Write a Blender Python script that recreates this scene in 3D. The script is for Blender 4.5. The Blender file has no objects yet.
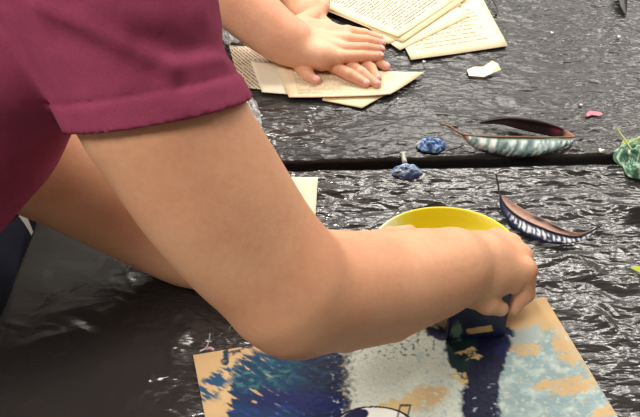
import bpy, math, random
import numpy as np
from mathutils import Vector, Matrix

random.seed(7)
scene = bpy.context.scene
COL = scene.collection
TZ = 0.75                       # table height
S = 1.057
H = 0.615 * S                   # lens height over the table
F = 600.0                       # focal length in pixels of a 640 px frame
PITCH, ROLL = math.radians(47), math.radians(-1.2)
p_, r_ = PITCH, ROLL
FW = np.array([0, math.cos(p_), -math.sin(p_)])
RT0 = np.array([1.0, 0, 0])
UP0 = np.cross(RT0, FW)
RT = RT0 * math.cos(r_) + UP0 * math.sin(r_)
UP = UP0 * math.cos(r_) - RT0 * math.sin(r_)
EYE = np.array([0, 0, TZ + H])


def ray(x, y):
    return FW + RT * (x - 320) / F + UP * (208.5 - y) / F


def T(x, y, z=0.0):
    """the point at height z over the table seen at photo position x, y"""
    d = ray(x, y)
    return EYE + d * ((TZ + z - EYE[2]) / d[2])


def D(x, y, d):
    return EYE + ray(x, y) * d * S


def proj(P):
    q = P - EYE
    z = q @ FW
    return 320 + F * (q @ RT) / z, 208.5 - F * (q @ UP) / z


def A(x, y, d, rpx):
    return (D(x, y, d), rpx * d * S / F)


def C(x, y, z, rpx):
    P = T(x, y, z)
    return (P, rpx * ((P - EYE) @ FW) / F)


# ------------------------------------------------------------------ materials
def lin(c):
    return tuple(((v / 255) / 12.92 if v / 255 <= 0.04045 else ((v / 255 + 0.055) / 1.055) ** 2.4) for v in c)


class NT:
    def __init__(self, name):
        self.m = bpy.data.materials.new(name)
        self.m.use_nodes = True
        self.t = self.m.node_tree
        self.b = self.t.nodes['Principled BSDF']

    def n(self, typ, **kw):
        nd = self.t.nodes.new(typ)
        for k, v in kw.items():
            if k.startswith('i_'):
                nd.inputs[k[2:].replace('_', ' ')].default_value = v
            else:
                setattr(nd, k, v)
        return nd

    def l(self, a, b):
        self.t.links.new(a, b)

    def coords(self, scale=(1, 1, 1), kind='Object'):
        tc = self.n('ShaderNodeTexCoord')
        mp = self.n('ShaderNodeMapping')
        mp.inputs['Scale'].default_value = scale
        self.l(tc.outputs[kind], mp.inputs['Vector'])
        return mp.outputs['Vector']

    def noise(self, vec, scale, detail=4, rough=0.55, dist=0.0):
        nd = self.n('ShaderNodeTexNoise')
        nd.inputs['Scale'].default_value = scale
        nd.inputs['Detail'].default_value = detail
        nd.inputs['Roughness'].default_value = rough
        nd.inputs['Distortion'].default_value = dist
        self.l(vec, nd.inputs['Vector'])
        return nd.outputs['Fac']

    def math(self, op, a, b=None, c=None):
        nd = self.n('ShaderNodeMath', operation=op)
        for i, v in enumerate((a, b, c)):
            if v is None:
                continue
            if isinstance(v, (int, float)):
                nd.inputs[i].default_value = v
            else:
                self.l(v, nd.inputs[i])
        return nd.outputs[0]

    def ramp(self, fac, stops):
        nd = self.n('ShaderNodeValToRGB')
        cr = nd.color_ramp
        while len(cr.elements) < len(stops):
            cr.elements.new(0.5)
        for e, (p, c) in zip(cr.elements, stops):
            e.position = p
            e.color = (*c, 1)
        self.l(fac, nd.inputs['Fac'])
        return nd.outputs['Color']

    def bump(self, h, strength=0.3, dist=0.001, prev=None):
        nd = self.n('ShaderNodeBump')
        nd.inputs['Strength'].default_value = strength
        nd.inputs['Distance'].default_value = dist
        self.l(h, nd.inputs['Height'])
        if prev is not None:
            self.l(prev, nd.inputs['Normal'])
        self.l(nd.outputs['Normal'], self.b.inputs['Normal'])
        return nd.outputs['Normal']

    def set(self, **kw):
        for k, v in kw.items():
            k = k.replace('_', ' ')
            if k == 'Base Color' and len(v) == 3:
                v = (*v, 1)
            self.b.inputs[k].default_value = v
        return self


def mat_plain(name, rgb, rough=0.6, var=0.12, scale=60, bump=0.0, spec=0.5):
    t = NT(name)
    v = t.coords()
    c = lin(rgb)
    f = t.noise(v, scale)
    col = t.ramp(f, [(0.3, tuple(x * (1 - var) for x in c)), (0.7, tuple(min(1, x * (1 + var)) for x in c))])
    t.l(col, t.b.inputs['Base Color'])
    t.set(Roughness=rough, Specular_IOR_Level=spec)
    if bump:
        t.bump(t.noise(v, scale * 4), bump, 0.001)
    return t.m


def mat_skin(name, rgb, red):
    t = NT(name)
    v = t.coords()
    a, b = lin(rgb), lin(red)
    big = t.noise(v, 11, 3, 0.5)
    fine = t.noise(v, 170, 4, 0.6)
    mixf = t.math('ADD', t.math('MULTIPLY', big, 0.75), t.math('MULTIPLY', fine, 0.25))
    col = t.ramp(mixf, [(0.36, a), (0.62, b)])
    t.l(col, t.b.inputs['Base Color'])
    t.set(Roughness=0.52, Specular_IOR_Level=0.35)
    t.b.inputs['Subsurface Weight'].default_value = 0.12
    t.b.inputs['Subsurface Radius'].default_value = (1.0, 0.35, 0.2)
    t.b.inputs['Subsurface Scale'].default_value = 0.006
    h = t.math('ADD', t.noise(v, 420, 3), t.math('MULTIPLY', t.noise(v, 90, 3), 1.5))
    t.bump(h, 0.18, 0.0012)
    return t.m


def mat_cloth(name, rgb, scale=1400):
    t = NT(name)
    v = t.coords()
    c = lin(rgb)
    f = t.math('ADD', t.math('MULTIPLY', t.noise(v, 25, 3), 0.5), t.math('MULTIPLY', t.noise(v, scale * 0.5, 2), 0.5))
    t.l(t.ramp(f, [(0.35, tuple(x * 0.86 for x in c)), (0.65, tuple(x * 1.12 for x in c))]), t.b.inputs['Base Color'])
    t.set(Roughness=0.9, Specular_IOR_Level=0.15)
    t.b.inputs['Sheen Weight'].default_value = 0.25
    t.b.inputs['Sheen Tint'].default_value = (*c, 1)
    b1 = t.bump(t.noise(v, 14, 3, 0.5, 0.4), 0.5, 0.008)
    t.bump(t.noise(v, scale, 2), 0.35, 0.0008, b1)
    return t.m


def mat_plastic(name, stretch, c0=13, c1=31, amp=.016, rough=(.12, .2), spec=.75):
    """thin black plastic film, creased; pulled smoother where the 'slack' attribute is low"""
    t = NT(name)
    v = t.coords(stretch)
    warp = t.n('ShaderNodeTexNoise')
    warp.inputs['Scale'].default_value = 14
    warp.inputs['Detail'].default_value = 3
    t.l(v, warp.inputs['Vector'])
    va = t.n('ShaderNodeVectorMath', operation='MULTIPLY_ADD')
    t.l(warp.outputs['Color'], va.inputs[0])
    va.inputs[1].default_value = (0.03, 0.03, 0.03)
    t.l(v, va.inputs[2])
    w = va.outputs[0]

    def crease(scale, detail=1.0):
        f = t.noise(w, scale, detail, 0.5)
        return t.math('ABSOLUTE', t.math('SUBTRACT', f, 0.5))
    def facet(scale):
        vo = t.n('ShaderNodeTexVoronoi', feature='F1')
        vo.inputs['Scale'].default_value = scale
        t.l(w, vo.inputs['Vector'])
        return vo.outputs['Distance']
    h3 = t.math('MULTIPLY', crease(c0, 2), 0.7)
    for sc, k in ((c0 * 1.5, .42), (c0 * 3.6, .20), (c0 * 8.0, .085)):
        h3 = t.math('ADD', h3, t.math('MULTIPLY', facet(sc), k))
    h3 = t.math('ADD', h3, t.math('MULTIPLY', crease(c1, 2), 0.35))
    at = t.n('ShaderNodeAttribute', attribute_name='slack')
    h3 = t.math('MULTIPLY', h3, at.outputs['Fac'])
    t.set(Base_Color=(0.027, 0.025, 0.024), Roughness=0.24, Specular_IOR_Level=spec)
    t.l(t.math('MULTIPLY_ADD', t.noise(v, 9, 3), rough[1], rough[0]), t.b.inputs['Roughness'])
    t.bump(h3, 1.0, amp)
    return t.m


def mat_attr(name, rough=(0.7, 0.3), bump=0.2, bscale=500, spec=0.5, bdist=0.001):
    """pigment laid on a surface, with wetness in the alpha"""
    t = NT(name)
    at = t.n('ShaderNodeAttribute', attribute_name='pigment')
    t.l(at.outputs['Color'], t.b.inputs['Base Color'])
    mr = t.n('ShaderNodeMapRange')
    mr.inputs['To Min'].default_value, mr.inputs['To Max'].default_value = rough
    t.l(at.outputs['Alpha'], mr.inputs['Value'])
    t.l(mr.outputs[0], t.b.inputs['Roughness'])
    t.set(Specular_IOR_Level=spec)
    t.bump(t.noise(t.coords(), bscale, 4), bump, bdist)
    return t.m


def mat_page(name, rgb, lines=26, ink=0.5, margin=(0.1, 0.92, 0.1, 0.92), seed=0.0):
    """old book page, rows of small print too blurred to read"""
    t = NT(name)
    uv = t.n('ShaderNodeTexCoord').outputs['UV']
    sp = t.n('ShaderNodeSeparateXYZ')
    t.l(uv, sp.inputs[0])
    u, v = sp.outputs[0], sp.outputs[1]
    row = t.math('MULTIPLY', v, float(lines))
    fr = t.math('FRACT', row)
    fl = t.math('FLOOR', row)
    inrow = t.math('MULTIPLY', t.math('GREATER_THAN', fr, 0.3), t.math('LESS_THAN', fr, 0.75))
    cb = t.n('ShaderNodeCombineXYZ')
    t.l(t.math('MULTIPLY', u, 60.0), cb.inputs[0])
    t.l(t.math('MULTIPLY', fl, 7.31), cb.inputs[1])
    cb.inputs[2].default_value = seed
    wd = t.math('GREATER_THAN', t.noise(cb.outputs[0], 1.0, 2), 0.43)
    cb2 = t.n('ShaderNodeCombineXYZ')
    t.l(fl, cb2.inputs[0])
    cb2.inputs[1].default_value = seed + 3
    # a ragged right end for each row
    end = t.math('MULTIPLY_ADD', t.noise(cb2.outputs[0], 3.1, 0), 0.25, margin[1] - 0.2)
    m = t.math('MULTIPLY', t.math('GREATER_THAN', u, margin[0]), t.math('LESS_THAN', u, end))
    m = t.math('MULTIPLY', m, t.math('MULTIPLY', t.math('GREATER_THAN', v, margin[2]), t.math('LESS_THAN', v, margin[3])))
    tx = t.math('MULTIPLY', t.math('MULTIPLY', inrow, wd), m)
    tx = t.math('MULTIPLY', tx, ink)
    c = lin(rgb)
    pc = t.ramp(t.noise(t.coords(), 18, 4), [(0.3, tuple(x * 0.9 for x in c)), (0.7, c)])
    mx = t.n('ShaderNodeMix', data_type='RGBA')
    t.l(tx, mx.inputs['Factor'])
    t.l(pc, mx.inputs['A'])
    mx.inputs['B'].default_value = (*lin((95, 85, 72)), 1)
    t.l(mx.outputs['Result'], t.b.inputs['Base Color'])
    t.set(Roughness=0.8, Specular_IOR_Level=0.2)
    return t.m


# ------------------------------------------------------------------ objects
def link(name, me, mat=None, parent=None, smooth=True):
    if mat is not None:
        me.materials.append(mat)
    if smooth:
        me.polygons.foreach_set('use_smooth', [True] * len(me.polygons))
    o = bpy.data.objects.new(name, me)
    COL.objects.link(o)
    if parent is not None:
        o.parent = parent
    return o


def recenter(o):
    """origin to the base of the thing"""
    me = o.data
    co = np.empty(len(me.vertices) * 3)
    me.vertices.foreach_get('co', co)
    co = co.reshape(-1, 3)
    c = np.array([(co[:, 0].min() + co[:, 0].max()) / 2, (co[:, 1].min() + co[:, 1].max()) / 2, co[:, 2].min()])
    me.vertices.foreach_set('co', (co - c).ravel())
    o.location = Vector(c)
    me.update()
    return o


def mesh(verts, faces):
    me = bpy.data.meshes.new('m')
    me.from_pydata([tuple(map(float, v)) for v in verts], [], [tuple(map(int, f)) for f in faces])
    me.update()
    return me


def tag(o, label, cat, group=None):
    o['label'] = label
    o['category'] = cat
    if group:
        o['group'] = group
    return o


def empty(name, loc):
    o = bpy.data.objects.new(name, None)
    COL.objects.link(o)
    o.location = Vector(loc)
    return o


def child(o, parent):
    """parent, keeping the place"""
    o.parent = parent
    o.matrix_parent_inverse = Matrix.Translation(parent.location).inverted()
    return o


def grid_faces(nu, nv):
    i = np.arange((nu - 1) * (nv - 1))
    a = (i // (nv - 1)) * nv + i % (nv - 1)
    return np.stack([a, a + nv, a + nv + 1, a + 1], 1)


def np_mesh(V, Fq):
    me = bpy.data.meshes.new('m')
    V = np.ascontiguousarray(V, dtype=np.float32)
    Fq = np.ascontiguousarray(Fq, dtype=np.int32)
    me.vertices.add(len(V))
    me.vertices.foreach_set('co', V.ravel())
    me.loops.add(Fq.size)
    me.loops.foreach_set('vertex_index', Fq.ravel())
    me.polygons.add(len(Fq))
    me.polygons.foreach_set('loop_start', np.arange(len(Fq), dtype=np.int32) * Fq.shape[1])
    me.update(calc_edges=True)
    me.validate()
    return me


def set_attr(me, rgba):
    a = me.color_attributes.new('pigment', 'FLOAT_COLOR', 'POINT')
    a.data.foreach_set('color', np.ascontiguousarray(rgba, dtype=np.float32).ravel())


# ------------------------------------------------------------------ noise
def _h(ix, iy, seed):
    n = (ix.astype(np.int64) * 374761393 + iy.astype(np.int64) * 668265263 + seed * 974711) & 0x7fffffff
    n = ((n ^ (n >> 13)) * 1274126177) & 0x7fffffff
    return (n ^ (n >> 16)) & 0x7fffffff


def perlin(x, y, seed=0):
    x0, y0 = np.floor(x), np.floor(y)
    fx, fy = x - x0, y - y0
    u, v = fx * fx * fx * (fx * (fx * 6 - 15) + 10), fy * fy * fy * (fy * (fy * 6 - 15) + 10)

    def g(dx, dy):
        a = _h(x0 + dx, y0 + dy, seed) % 6283 / 1000.0
        return np.cos(a) * (fx - dx) + np.sin(a) * (fy - dy)
    return ((g(0, 0) * (1 - u) + g(1, 0) * u) * (1 - v) + (g(0, 1) * (1 - u) + g(1, 1) * u) * v) * 1.4


def fbm(x, y, seed=0, o=4):
    s, a = 0, 1.0
    for i in range(o):
        s = s + a * perlin(x * 2 ** i, y * 2 ** i, seed + i)
        a *= 0.5
    return s / 1.5


def sstep(a, b, x):
    t = np.clip((x - a) / (b - a), 0, 1)
    return t * t * (3 - 2 * t)


# ------------------------------------------------------------------ smooth solid bodies
def capd(P, a, b, ra, rb):
    ba = b - a
    L = max(float(ba @ ba), 1e-9)
    q = [P[i] - a[i] for i in range(3)]
    t = np.clip((q[0] * ba[0] + q[1] * ba[1] + q[2] * ba[2]) / L, 0, 1)
    return np.sqrt((q[0] - t * ba[0]) ** 2 + (q[1] - t * ba[1]) ** 2 + (q[2] - t * ba[2]) ** 2) - (ra + (rb - ra) * t)


def axis(lo, hi, fine, coarse, zones):
    """grid lines: fine steps inside the zones, coarse outside"""
    out = [lo]
    while out[-1] < hi:
        x = out[-1]
        out.append(x + (fine if any(a <= x <= b for a, b in zones) else coarse))
    return np.array(out, dtype=np.float32)


def field(prims, X, Y, Z):
    f = np.full((len(X), len(Y), len(Z)), 1.0, dtype=np.float32)
    for (a, b, ra, rb, k) in prims:
        pad = max(ra, rb) + k + 0.012
        lo, hi = np.minimum(a, b) - pad, np.maximum(a, b) + pad
        s = tuple(slice(*np.searchsorted(ax, (lo[i], hi[i]))) for i, ax in enumerate((X, Y, Z)))
        if any(q.stop <= q.start for q in s):
            continue
        P = (X[s[0]][:, None, None], Y[s[1]][None, :, None], Z[s[2]][None, None, :])
        d = capd(P, a, b, ra, rb).astype(np.float32)
        g = f[s]
        if k > 0:
            hh = np.clip(0.5 + 0.5 * (g - d) / k, 0, 1)
            f[s] = g + (d - g) * hh - k * hh * (1 - hh)
        else:
            f[s] = np.minimum(g, d)
    return f


def surface(f, X, Y, Z):
    """surface nets"""
    s = f < 0
    cnt = np.zeros(tuple(n - 1 for n in f.shape), np.int8)
    for i in (0, 1):
        for j in (0, 1):
            for k in (0, 1):
                cnt += s[i:s.shape[0] - 1 + i, j:s.shape[1] - 1 + j, k:s.shape[2] - 1 + k]
    act = (cnt > 0) & (cnt < 8)
    ci = np.argwhere(act)
    ids = np.full(act.shape, -1, np.int32)
    ids[tuple(ci.T)] = np.arange(len(ci))
    acc = np.zeros((len(ci), 3))
    num = np.zeros(len(ci))
    corner = [(i, j, k) for i in (0, 1) for j in (0, 1) for k in (0, 1)]
    val = {c: f[ci[:, 0] + c[0], ci[:, 1] + c[1], ci[:, 2] + c[2]].astype(float) for c in corner}
    for c in corner:
        for ax in range(3):
            if c[ax]:
                continue
            d = list(c)
            d[ax] = 1
            va, vb = val[c], val[tuple(d)]
            m = (va < 0) != (vb < 0)
            t = np.where(m, va / np.where(m, va - vb, 1), 0)
            p = np.tile(np.array(c, float), (len(ci), 1))
            p[:, ax] += t
            acc[m] += p[m]
            num[m] += 1
    loc = acc / num[:, None]
    V = np.empty((len(ci), 3))
    for i, ax in enumerate((X, Y, Z)):
        base = ax[ci[:, i]]
        V[:, i] = base + (ax[ci[:, i] + 1] - base) * loc[:, i]
    quads = []
    for ax in range(3):
        sl = [slice(1, -1)] * 3
        sl[ax] = slice(0, -1)
        sh = [slice(1, -1)] * 3
        sh[ax] = slice(1, None)
        a, b = s[tuple(sl)], s[tuple(sh)]
        e = np.argwhere(a != b)
        off = np.ones(3, int)
        off[ax] = 0
        e = e + off
        flip = s[tuple(e.T)]
        o1, o2 = [(1, 2), (2, 0), (0, 1)][ax]
        d1, d2 = np.zeros(3, int), np.zeros(3, int)
        d1[o1], d2[o2] = 1, 1
        q = np.stack([ids[tuple((e - d1 - d2).T)], ids[tuple((e - d2).T)], ids[tuple(e.T)], ids[tuple((e - d1).T)]], 1)
        q[~flip] = q[~flip][:, ::-1]
        quads.append(q)
    Q = np.concatenate(quads)
    Q = Q[(Q >= 0).all(1)]
    return np_mesh(V, Q)


def bounds(prims, pad=0.012):
    lo = np.min([np.minimum(a, b) - max(ra, rb) for a, b, ra, rb, k in prims], 0) - pad
    hi = np.max([np.maximum(a, b) + max(ra, rb) for a, b, ra, rb, k in prims], 0) + pad
    return lo, hi


def chain(pts, k=0.01):
    return [(np.asarray(p[0]), np.asarray(q[0]), p[1], q[1], k) for p, q in zip(pts[:-1], pts[1:])]


def limb(pts, k=0.01, m=5):
    """like chain, through a smooth curve so that the limb swells and tapers evenly"""
    W = np.array([[*p[0], p[1]] for p in pts])
    n = len(W)
    t = np.linspace(0, n - 1, (n - 1) * m + 1)
    i = np.clip(t.astype(int), 0, n - 2)
    f = (t - i)[:, None]
    P0, P1, P2, P3 = W[np.maximum(i - 1, 0)], W[i], W[i + 1], W[np.minimum(i + 2, n - 1)]
    Q = .5 * ((2 * P1) + (P2 - P0) * f + (2 * P0 - 5 * P1 + 4 * P2 - P3) * f ** 2 + (3 * P1 - P0 - 3 * P2 + P3) * f ** 3)
    return chain([(q[:3], q[3]) for q in Q], k)


def smooth_mod(o, it=3, fac=0.5):
    m = o.modifiers.new('smooth', 'SMOOTH')
    m.iterations, m.factor = it, fac


# =================================================================== setting
RX0, RX1, RY0, RY1, RZ = -2.6, 3.4, -2.2, 4.2, 2.9


def box_mesh(boxes):
    V, Fc = [], []
    for b in boxes:
        v, f = bx(*b)
        Fc += [tuple(k + len(V) for k in q) for q in f]
        V += v
    return mesh(V, Fc)


def bx(x0, y0, z0, x1, y1, z1):
    return ([(x0, y0, z0), (x1, y0, z0), (x1, y1, z0), (x0, y1, z0), (x0, y0, z1), (x1, y0, z1), (x1, y1, z1), (x0, y1, z1)],
            [(3, 2, 1, 0), (4, 5, 6, 7), (0, 1, 5, 4), (1, 2, 6, 5), (2, 3, 7, 6), (3, 0, 4, 7)])


floor_m = mat_plain('floor vinyl', (120, 116, 112), 0.5, 0.15, 8)
wall_m = mat_plain('wall paint', (150, 146, 140), 0.85, 0.03, 3)
ceil_m = mat_plain('ceiling paint', (228, 226, 222), 0.9, 0.02, 3)
WX0, WX1, WZ0, WZ1 = -0.6, 2.6, 1.15, 2.45
for nm, boxes, m_ in (('floor', [(RX0, RY0, -.1, RX1, RY1, 0)], floor_m), ('ceiling', [(RX0, RY0, RZ, RX1, RY1, RZ + .1)], ceil_m),
                      ('wall_left', [(RX0 - .1, RY0, 0, RX0, RY1, RZ)], wall_m), ('wall_right', [(RX1, RY0, 0, RX1 + .1, RY1, RZ)], wall_m),
                      ('wall_front', [(RX0, RY0 - .1, 0, RX1, RY0, RZ)], wall_m),
                      ('wall_back', [(RX0, RY1, 0, WX0, RY1 + .1, RZ), (WX1, RY1, 0, RX1, RY1 + .1, RZ), (WX0, RY1, 0, WX1, RY1 + .1, WZ0), (WX0, RY1, WZ1, WX1, RY1 + .1, RZ)], wall_m),
                      ('window_1', [(WX0, RY1 + .02, WZ0, WX1, RY1 + .08, WZ0 + .05), (WX0, RY1 + .02, WZ1 - .05, WX1, RY1 + .08, WZ1)] +
                       [(WX0 + k * (WX1 - WX0 - .05) / 4, RY1 + .02, WZ0, WX0 + k * (WX1 - WX0 - .05) / 4 + .05, RY1 + .08, WZ1) for k in range(5)], ceil_m)):
    o = link(nm, box_mesh(boxes), m_, smooth=False)
    o['kind'] = 'structure'

XL = T(20, 258)[0]                       # left edge of both tables
YG = (T(450, 162)[1])                    # where the two tables meet
GAP = 0.020
XR = 1.05
YN0, YN1 = YG - 0.80, YG - GAP / 2
YF0, YF1 = YG + GAP / 2, YG + 0.82


wood = mat_plain('table laminate', (150, 140, 128), 0.5, 0.1, 20)
steel = mat_plain('table leg steel', (60, 60, 62), 0.4, 0.1, 20)


def table(y0, y1, label):
    t = empty('table', ((XL + XR) / 2, (y0 + y1) / 2, 0))
    tag(t, label, 'table', 'tables pushed together')
    x0, x1 = XL + 0.012, XR - 0.012
    y0, y1 = y0 + 0.010, y1 - 0.010
    o = link('tabletop', mesh(*bx(x0, y0, TZ - 0.035, x1, y1, TZ - 0.009)), wood, smooth=False)
    child(o, t)
    for lx in (x0 + 0.06, x1 - 0.06):
        for ly in (y0 + 0.06, y1 - 0.06):
            child(link('leg', mesh(*bx(lx - .02, ly - .02, 0, lx + .02, ly + .02, TZ - 0.035)), steel, smooth=False), t)


table(YN0, YN1, 'nearer work table under black plastic, on this side of the dark gap')
table(YF0, YF1, 'farther work table under black plastic, beyond the dark gap')

# ------------------------------------------------------------------- card outline (needed to keep the sheet flat below it)
CTL, CTR = T(193, 355, .005), T(545, 297, .005)
_l = T(205, 417, .005) - CTL
_r = T(618, 417, .005) - CTR
_u = (CTR - CTL) / np.linalg.norm(CTR - CTL)
_n = np.array([_u[1], -_u[0], 0])
CBL = CTL + _l * (0.30 / (_l @ _n))
CBR = CTR + _r * (0.30 / (_r @ _n))


def flat_spots(x, y):
    """1 where something heavy lies on the film"""
    m = np.zeros_like(x)
    s = ((x - CTL[0]) * _n[0] + (y - CTL[1]) * _n[1])
    a = ((x - CTL[0]) * _u[0] + (y - CTL[1]) * _u[1])
    m = np.maximum(m, sstep(-.02, .0, s) * sstep(-.03, 0.0, a) * (1 - sstep(.0, .03, a - .47 - .35 * s)))
    for cx, cy, r in ((442, 264, .115), (407, 172, .022), (288, 200, .035), (540, 236, .045), (642, 160, .045)):
        q = T(cx, cy)
        m = np.maximum(m, .8 * (1 - sstep(r * .7, r, np.hypot(x - q[0], y - q[1]))))
    return m


def ridged(x, y, seed):
    return 1 - np.abs(perlin(x, y, seed)) * 1.6


def taut(x, y):
    # the film is pulled smooth over the left front of the nearer table
    a, b = T(150, 300), T(250, 300)
    return (1 - sstep(a[0] - .05, b[0] + .04, x)) * (1 - sstep(YG - .14, YG - .06, y))


def sheet(name, x0, x1, y0, y1, drop, step, hfun, mat, label):
    us = np.arange(x0 - drop[0], x1 + drop[1], step)
    vs = np.arange(y0 - drop[2], y1 + drop[3], step)
    U, V = np.meshgrid(us, vs, indexing='ij')
    R = 0.007

    def fold(q, lo, hi):
        over = np.maximum(lo + R - q, 0) + np.maximum(q - hi + R, 0)
        sg = np.where(q < (lo + hi) / 2, -1, 1)
        ang = np.minimum(over / R, math.pi / 2)
        core = np.clip(q, lo + R, hi - R)
        pos = core + sg * R * np.sin(ang)
        down = R * (1 - np.cos(ang)) + np.maximum(over - R * math.pi / 2, 0)
        return pos, down
    x, dx = fold(U, x0, x1)
    y, dy = fold(V, y0, y1)
    h = hfun(U, V)
    on = 1 - sstep(0.0, 0.004, dx + dy)
    hang = 1 - on
    # hanging film ripples outwards
    rip = 0.004 * perlin(V * 22, dx * 4, 5) * sstep(0, .03, dx) * hang
    x = x + rip * np.where(U < 0, -1, 1)
    z = TZ + h * on - np.maximum(dx, dy)
    P = np.stack([x, y, z], -1).reshape(-1, 3)
    me = np_mesh(P, grid_faces(len(us), len(vs)))
    sa = me.attributes.new('slack', 'FLOAT', 'POINT')
    sa.data.foreach_set('value', (1 - .93 * taut(U, V)).astype(np.float32).ravel())
    o = link(name, me, mat)
    sm = o.modifiers.new('thick', 'SOLIDIFY')
    sm.thickness = 0.0006
    recenter(o)
    return tag(o, label, 'plastic sheet', 'black plastic table covers')


def crinkles(us, vs, zones, seed):
    """sharp little folds pressed into the film; zones give where, how many, how long, wide, high and which way"""
    rng = np.random.default_rng(seed)
    h = np.zeros((len(us), len(vs)), np.float32)
    st = us[1] - us[0]
    for (x0, x1, y0, y1, n, ang, L_, w_, a_) in zones:
        for _ in range(n):
            cx, cy = rng.uniform(x0, x1), rng.uniform(y0, y1)
            t = math.radians(rng.normal(0, ang))
            L, w = rng.uniform(*L_) / 2, rng.uniform(*w_)
            amp = rng.uniform(*a_) * rng.choice((1, 1, 1, -1))
            ex, ey = abs(L * math.cos(t)) + w, abs(L * math.sin(t)) + w
            i0, i1 = np.searchsorted(us, (cx - ex, cx + ex))
            j0, j1 = np.searchsorted(vs, (cy - ey, cy + ey))
            if i1 <= i0 or j1 <= j0:
                continue
            dx, dy = us[i0:i1, None] - cx, vs[None, j0:j1] - cy
            bend = rng.normal(0, 1.2)
            s = dx * math.cos(t) + dy * math.sin(t)
            d = -dx * math.sin(t) + dy * math.cos(t) + bend * (s * s - L * L * .4) 
            sk = rng.uniform(.35, .65) * 2              # one flank steeper than the other
            p = np.where(d > 0, 1 - d / (w * sk), 1 + d / (w * (2 - sk)))
            h[i0:i1, j0:j1] += amp * np.clip(p, 0, 1) * np.clip(1 - (s / L) ** 2, 0, 1)
    return h - h.mean()


def h_near(x, y):
    px, py = proj(np.stack([x, y, np.full_like(x, TZ)], -1))
    lng = sstep(330, 200, py)
    us, vs = x[:, 0], y[0]
    ym = T(450, 250)[1]
    # long folds run along the table edge near the gap, shorter chaotic ones towards the front
    a = crinkles(us, vs, [(XL, XR, ym - .06, YN1, 480, 10, (.05, .20), (.006, .016), (.0006, .0020)),
                          (XL, XR, ym - .06, YN1, 2400, 20, (.015, .06), (.0025, .006), (.0003, .0011))], 5)
    b = crinkles(us, vs, [(XL, XR, YN0, ym + .08, 420, 50, (.04, .14), (.011, .026), (.0016, .0058)),
                          (XL, XR, YN0, ym + .08, 2600, 50, (.015, .05), (.0025, .007), (.0005, .0019))], 6)
    h = a * lng + b * (1 - lng)
    h = h * (1 - .75 * taut(x, y))
    # lifted pleat at the right
    q = T(632, 214)
    d = np.array(T(700, 226) - T(606, 203))
    d /= np.linalg.norm(d)
    s = (x - q[0]) * d[1] - (y - q[1]) * d[0]
    al = (x - q[0]) * d[0] + (y - q[1]) * d[1]
    h = h + .019 * np.exp(-(s / .011) ** 2) * sstep(-.045, 0.0, al) * (1 - sstep(.1, .16, al))
    f = flat_spots(x, y)
    return np.maximum(h * (1 - f) , -.003)


def h_far(x, y):
    return crinkles(x[:, 0], y[0], [(XL, XR, YF0, YF1, 480, 16, (.05, .18), (.007, .018), (.0006, .0020)),
                                    (XL, XR, YF0, YF1, 2200, 28, (.02, .07), (.003, .008), (.0003, .0010))], 8)


film_near = mat_plastic('black film near', (0.55, 1.5, 1), 16, 46, .008, (.10, .18), .80)
film_far = mat_plastic('black film far', (0.55, 1.5, 1), 20, 54, .006, (.10, .22), .44)
sheet('plastic_sheet', XL, XR, YN0, YN1, (0.28, 0.02, 0.02, 0.05), 0.0018, h_near, film_near,
      'crinkled black plastic sheet over the nearer table, under the painted board')
sheet('plastic_sheet', XL, XR, YF0, YF1, (0.20, 0.02, 0.05, 0.02), 0.0022, h_far, film_far,
      'crinkled black plastic sheet over the farther table, under the book pages')

# =================================================================== the painted board
def solid_grid(P, N, thick):
    """grid of points P (nu, nv, 3) extruded down along -N into a closed solid; top points first"""
    nu, nv = P.shape[:2]
    top = P.reshape(-1, 3)
    bot = top - np.asarray(N) * thick
    f = grid_faces(nu, nv)
    n = nu * nv
    idx = np.arange(n).reshape(nu, nv)
    rim = np.concatenate([idx[:, 0], idx[-1, 1:], idx[-2::-1, -1], idx[0, -2:0:-1]])
    nx = np.roll(rim, -1)
    side = np.stack([rim, nx, nx + n, rim + n], 1)
    return np.concatenate([top, bot]), np.concatenate([f, f[:, ::-1] + n, side[:, ::-1]])


NU, NV = 420, 300
u = np.linspace(0, 1, NU)[:, None]
v = np.linspace(0, 1, NV)[None, :]
CP = (CTL * ((1 - u) * (1 - v))[..., None] + CTR * (u * (1 - v))[..., None] + CBL * ((1 - u) * v)[..., None] + CBR * (u * v)[..., None])
bxp, byp = proj(CP)
c = lambda *k: np.array(lin(k))
wxp = bxp + 7 * fbm(bxp / 22, byp / 22, 31) + 3 * fbm(bxp / 6, byp / 6, 32)
wyp = byp + 7 * fbm(bxp / 22, byp / 22, 33) + 3 * fbm(bxp / 6, byp / 6, 34)
colr = np.zeros((NU, NV, 3))
wet = np.zeros((NU, NV))
hgt = np.zeros((NU, NV))


def lay(mask, rgb, w, h=0.0):
    global colr, wet, hgt
    mask = np.clip(mask, 0, 1)
    colr = colr * (1 - mask[..., None]) + np.asarray(rgb) * mask[..., None]
    wet = wet * (1 - mask) + w * mask
    hgt = hgt + h * mask


def blob(cx, cy, rx, ry, ang=0, soft=.25):
    a = math.radians(ang)
    X = (wxp - cx) * math.cos(a) + (wyp - cy) * math.sin(a)
    Y = -(wxp - cx) * math.sin(a) + (wyp - cy) * math.cos(a)
    r = np.sqrt((X / rx) ** 2 + (Y / ry) ** 2)
    return 1 - sstep(1 - soft, 1 + soft, r)


dry = fbm(bxp / 9 + byp / 30, byp / 5, 41, 5)           # dragged, broken strokes
dry2 = fbm(bxp / 5, byp / 4, 42, 5)
diag = fbm((bxp + byp * 1.1) / 26, (byp * 1.0 - bxp * .55) / 5, 43, 5)
lay(np.ones_like(bxp), c(192, 160, 118) , 0.0)
lay(sstep(-.1, .5, fbm(bxp / 30, byp / 30, 44)) * .35, c(202, 172, 130), 0)
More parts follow.
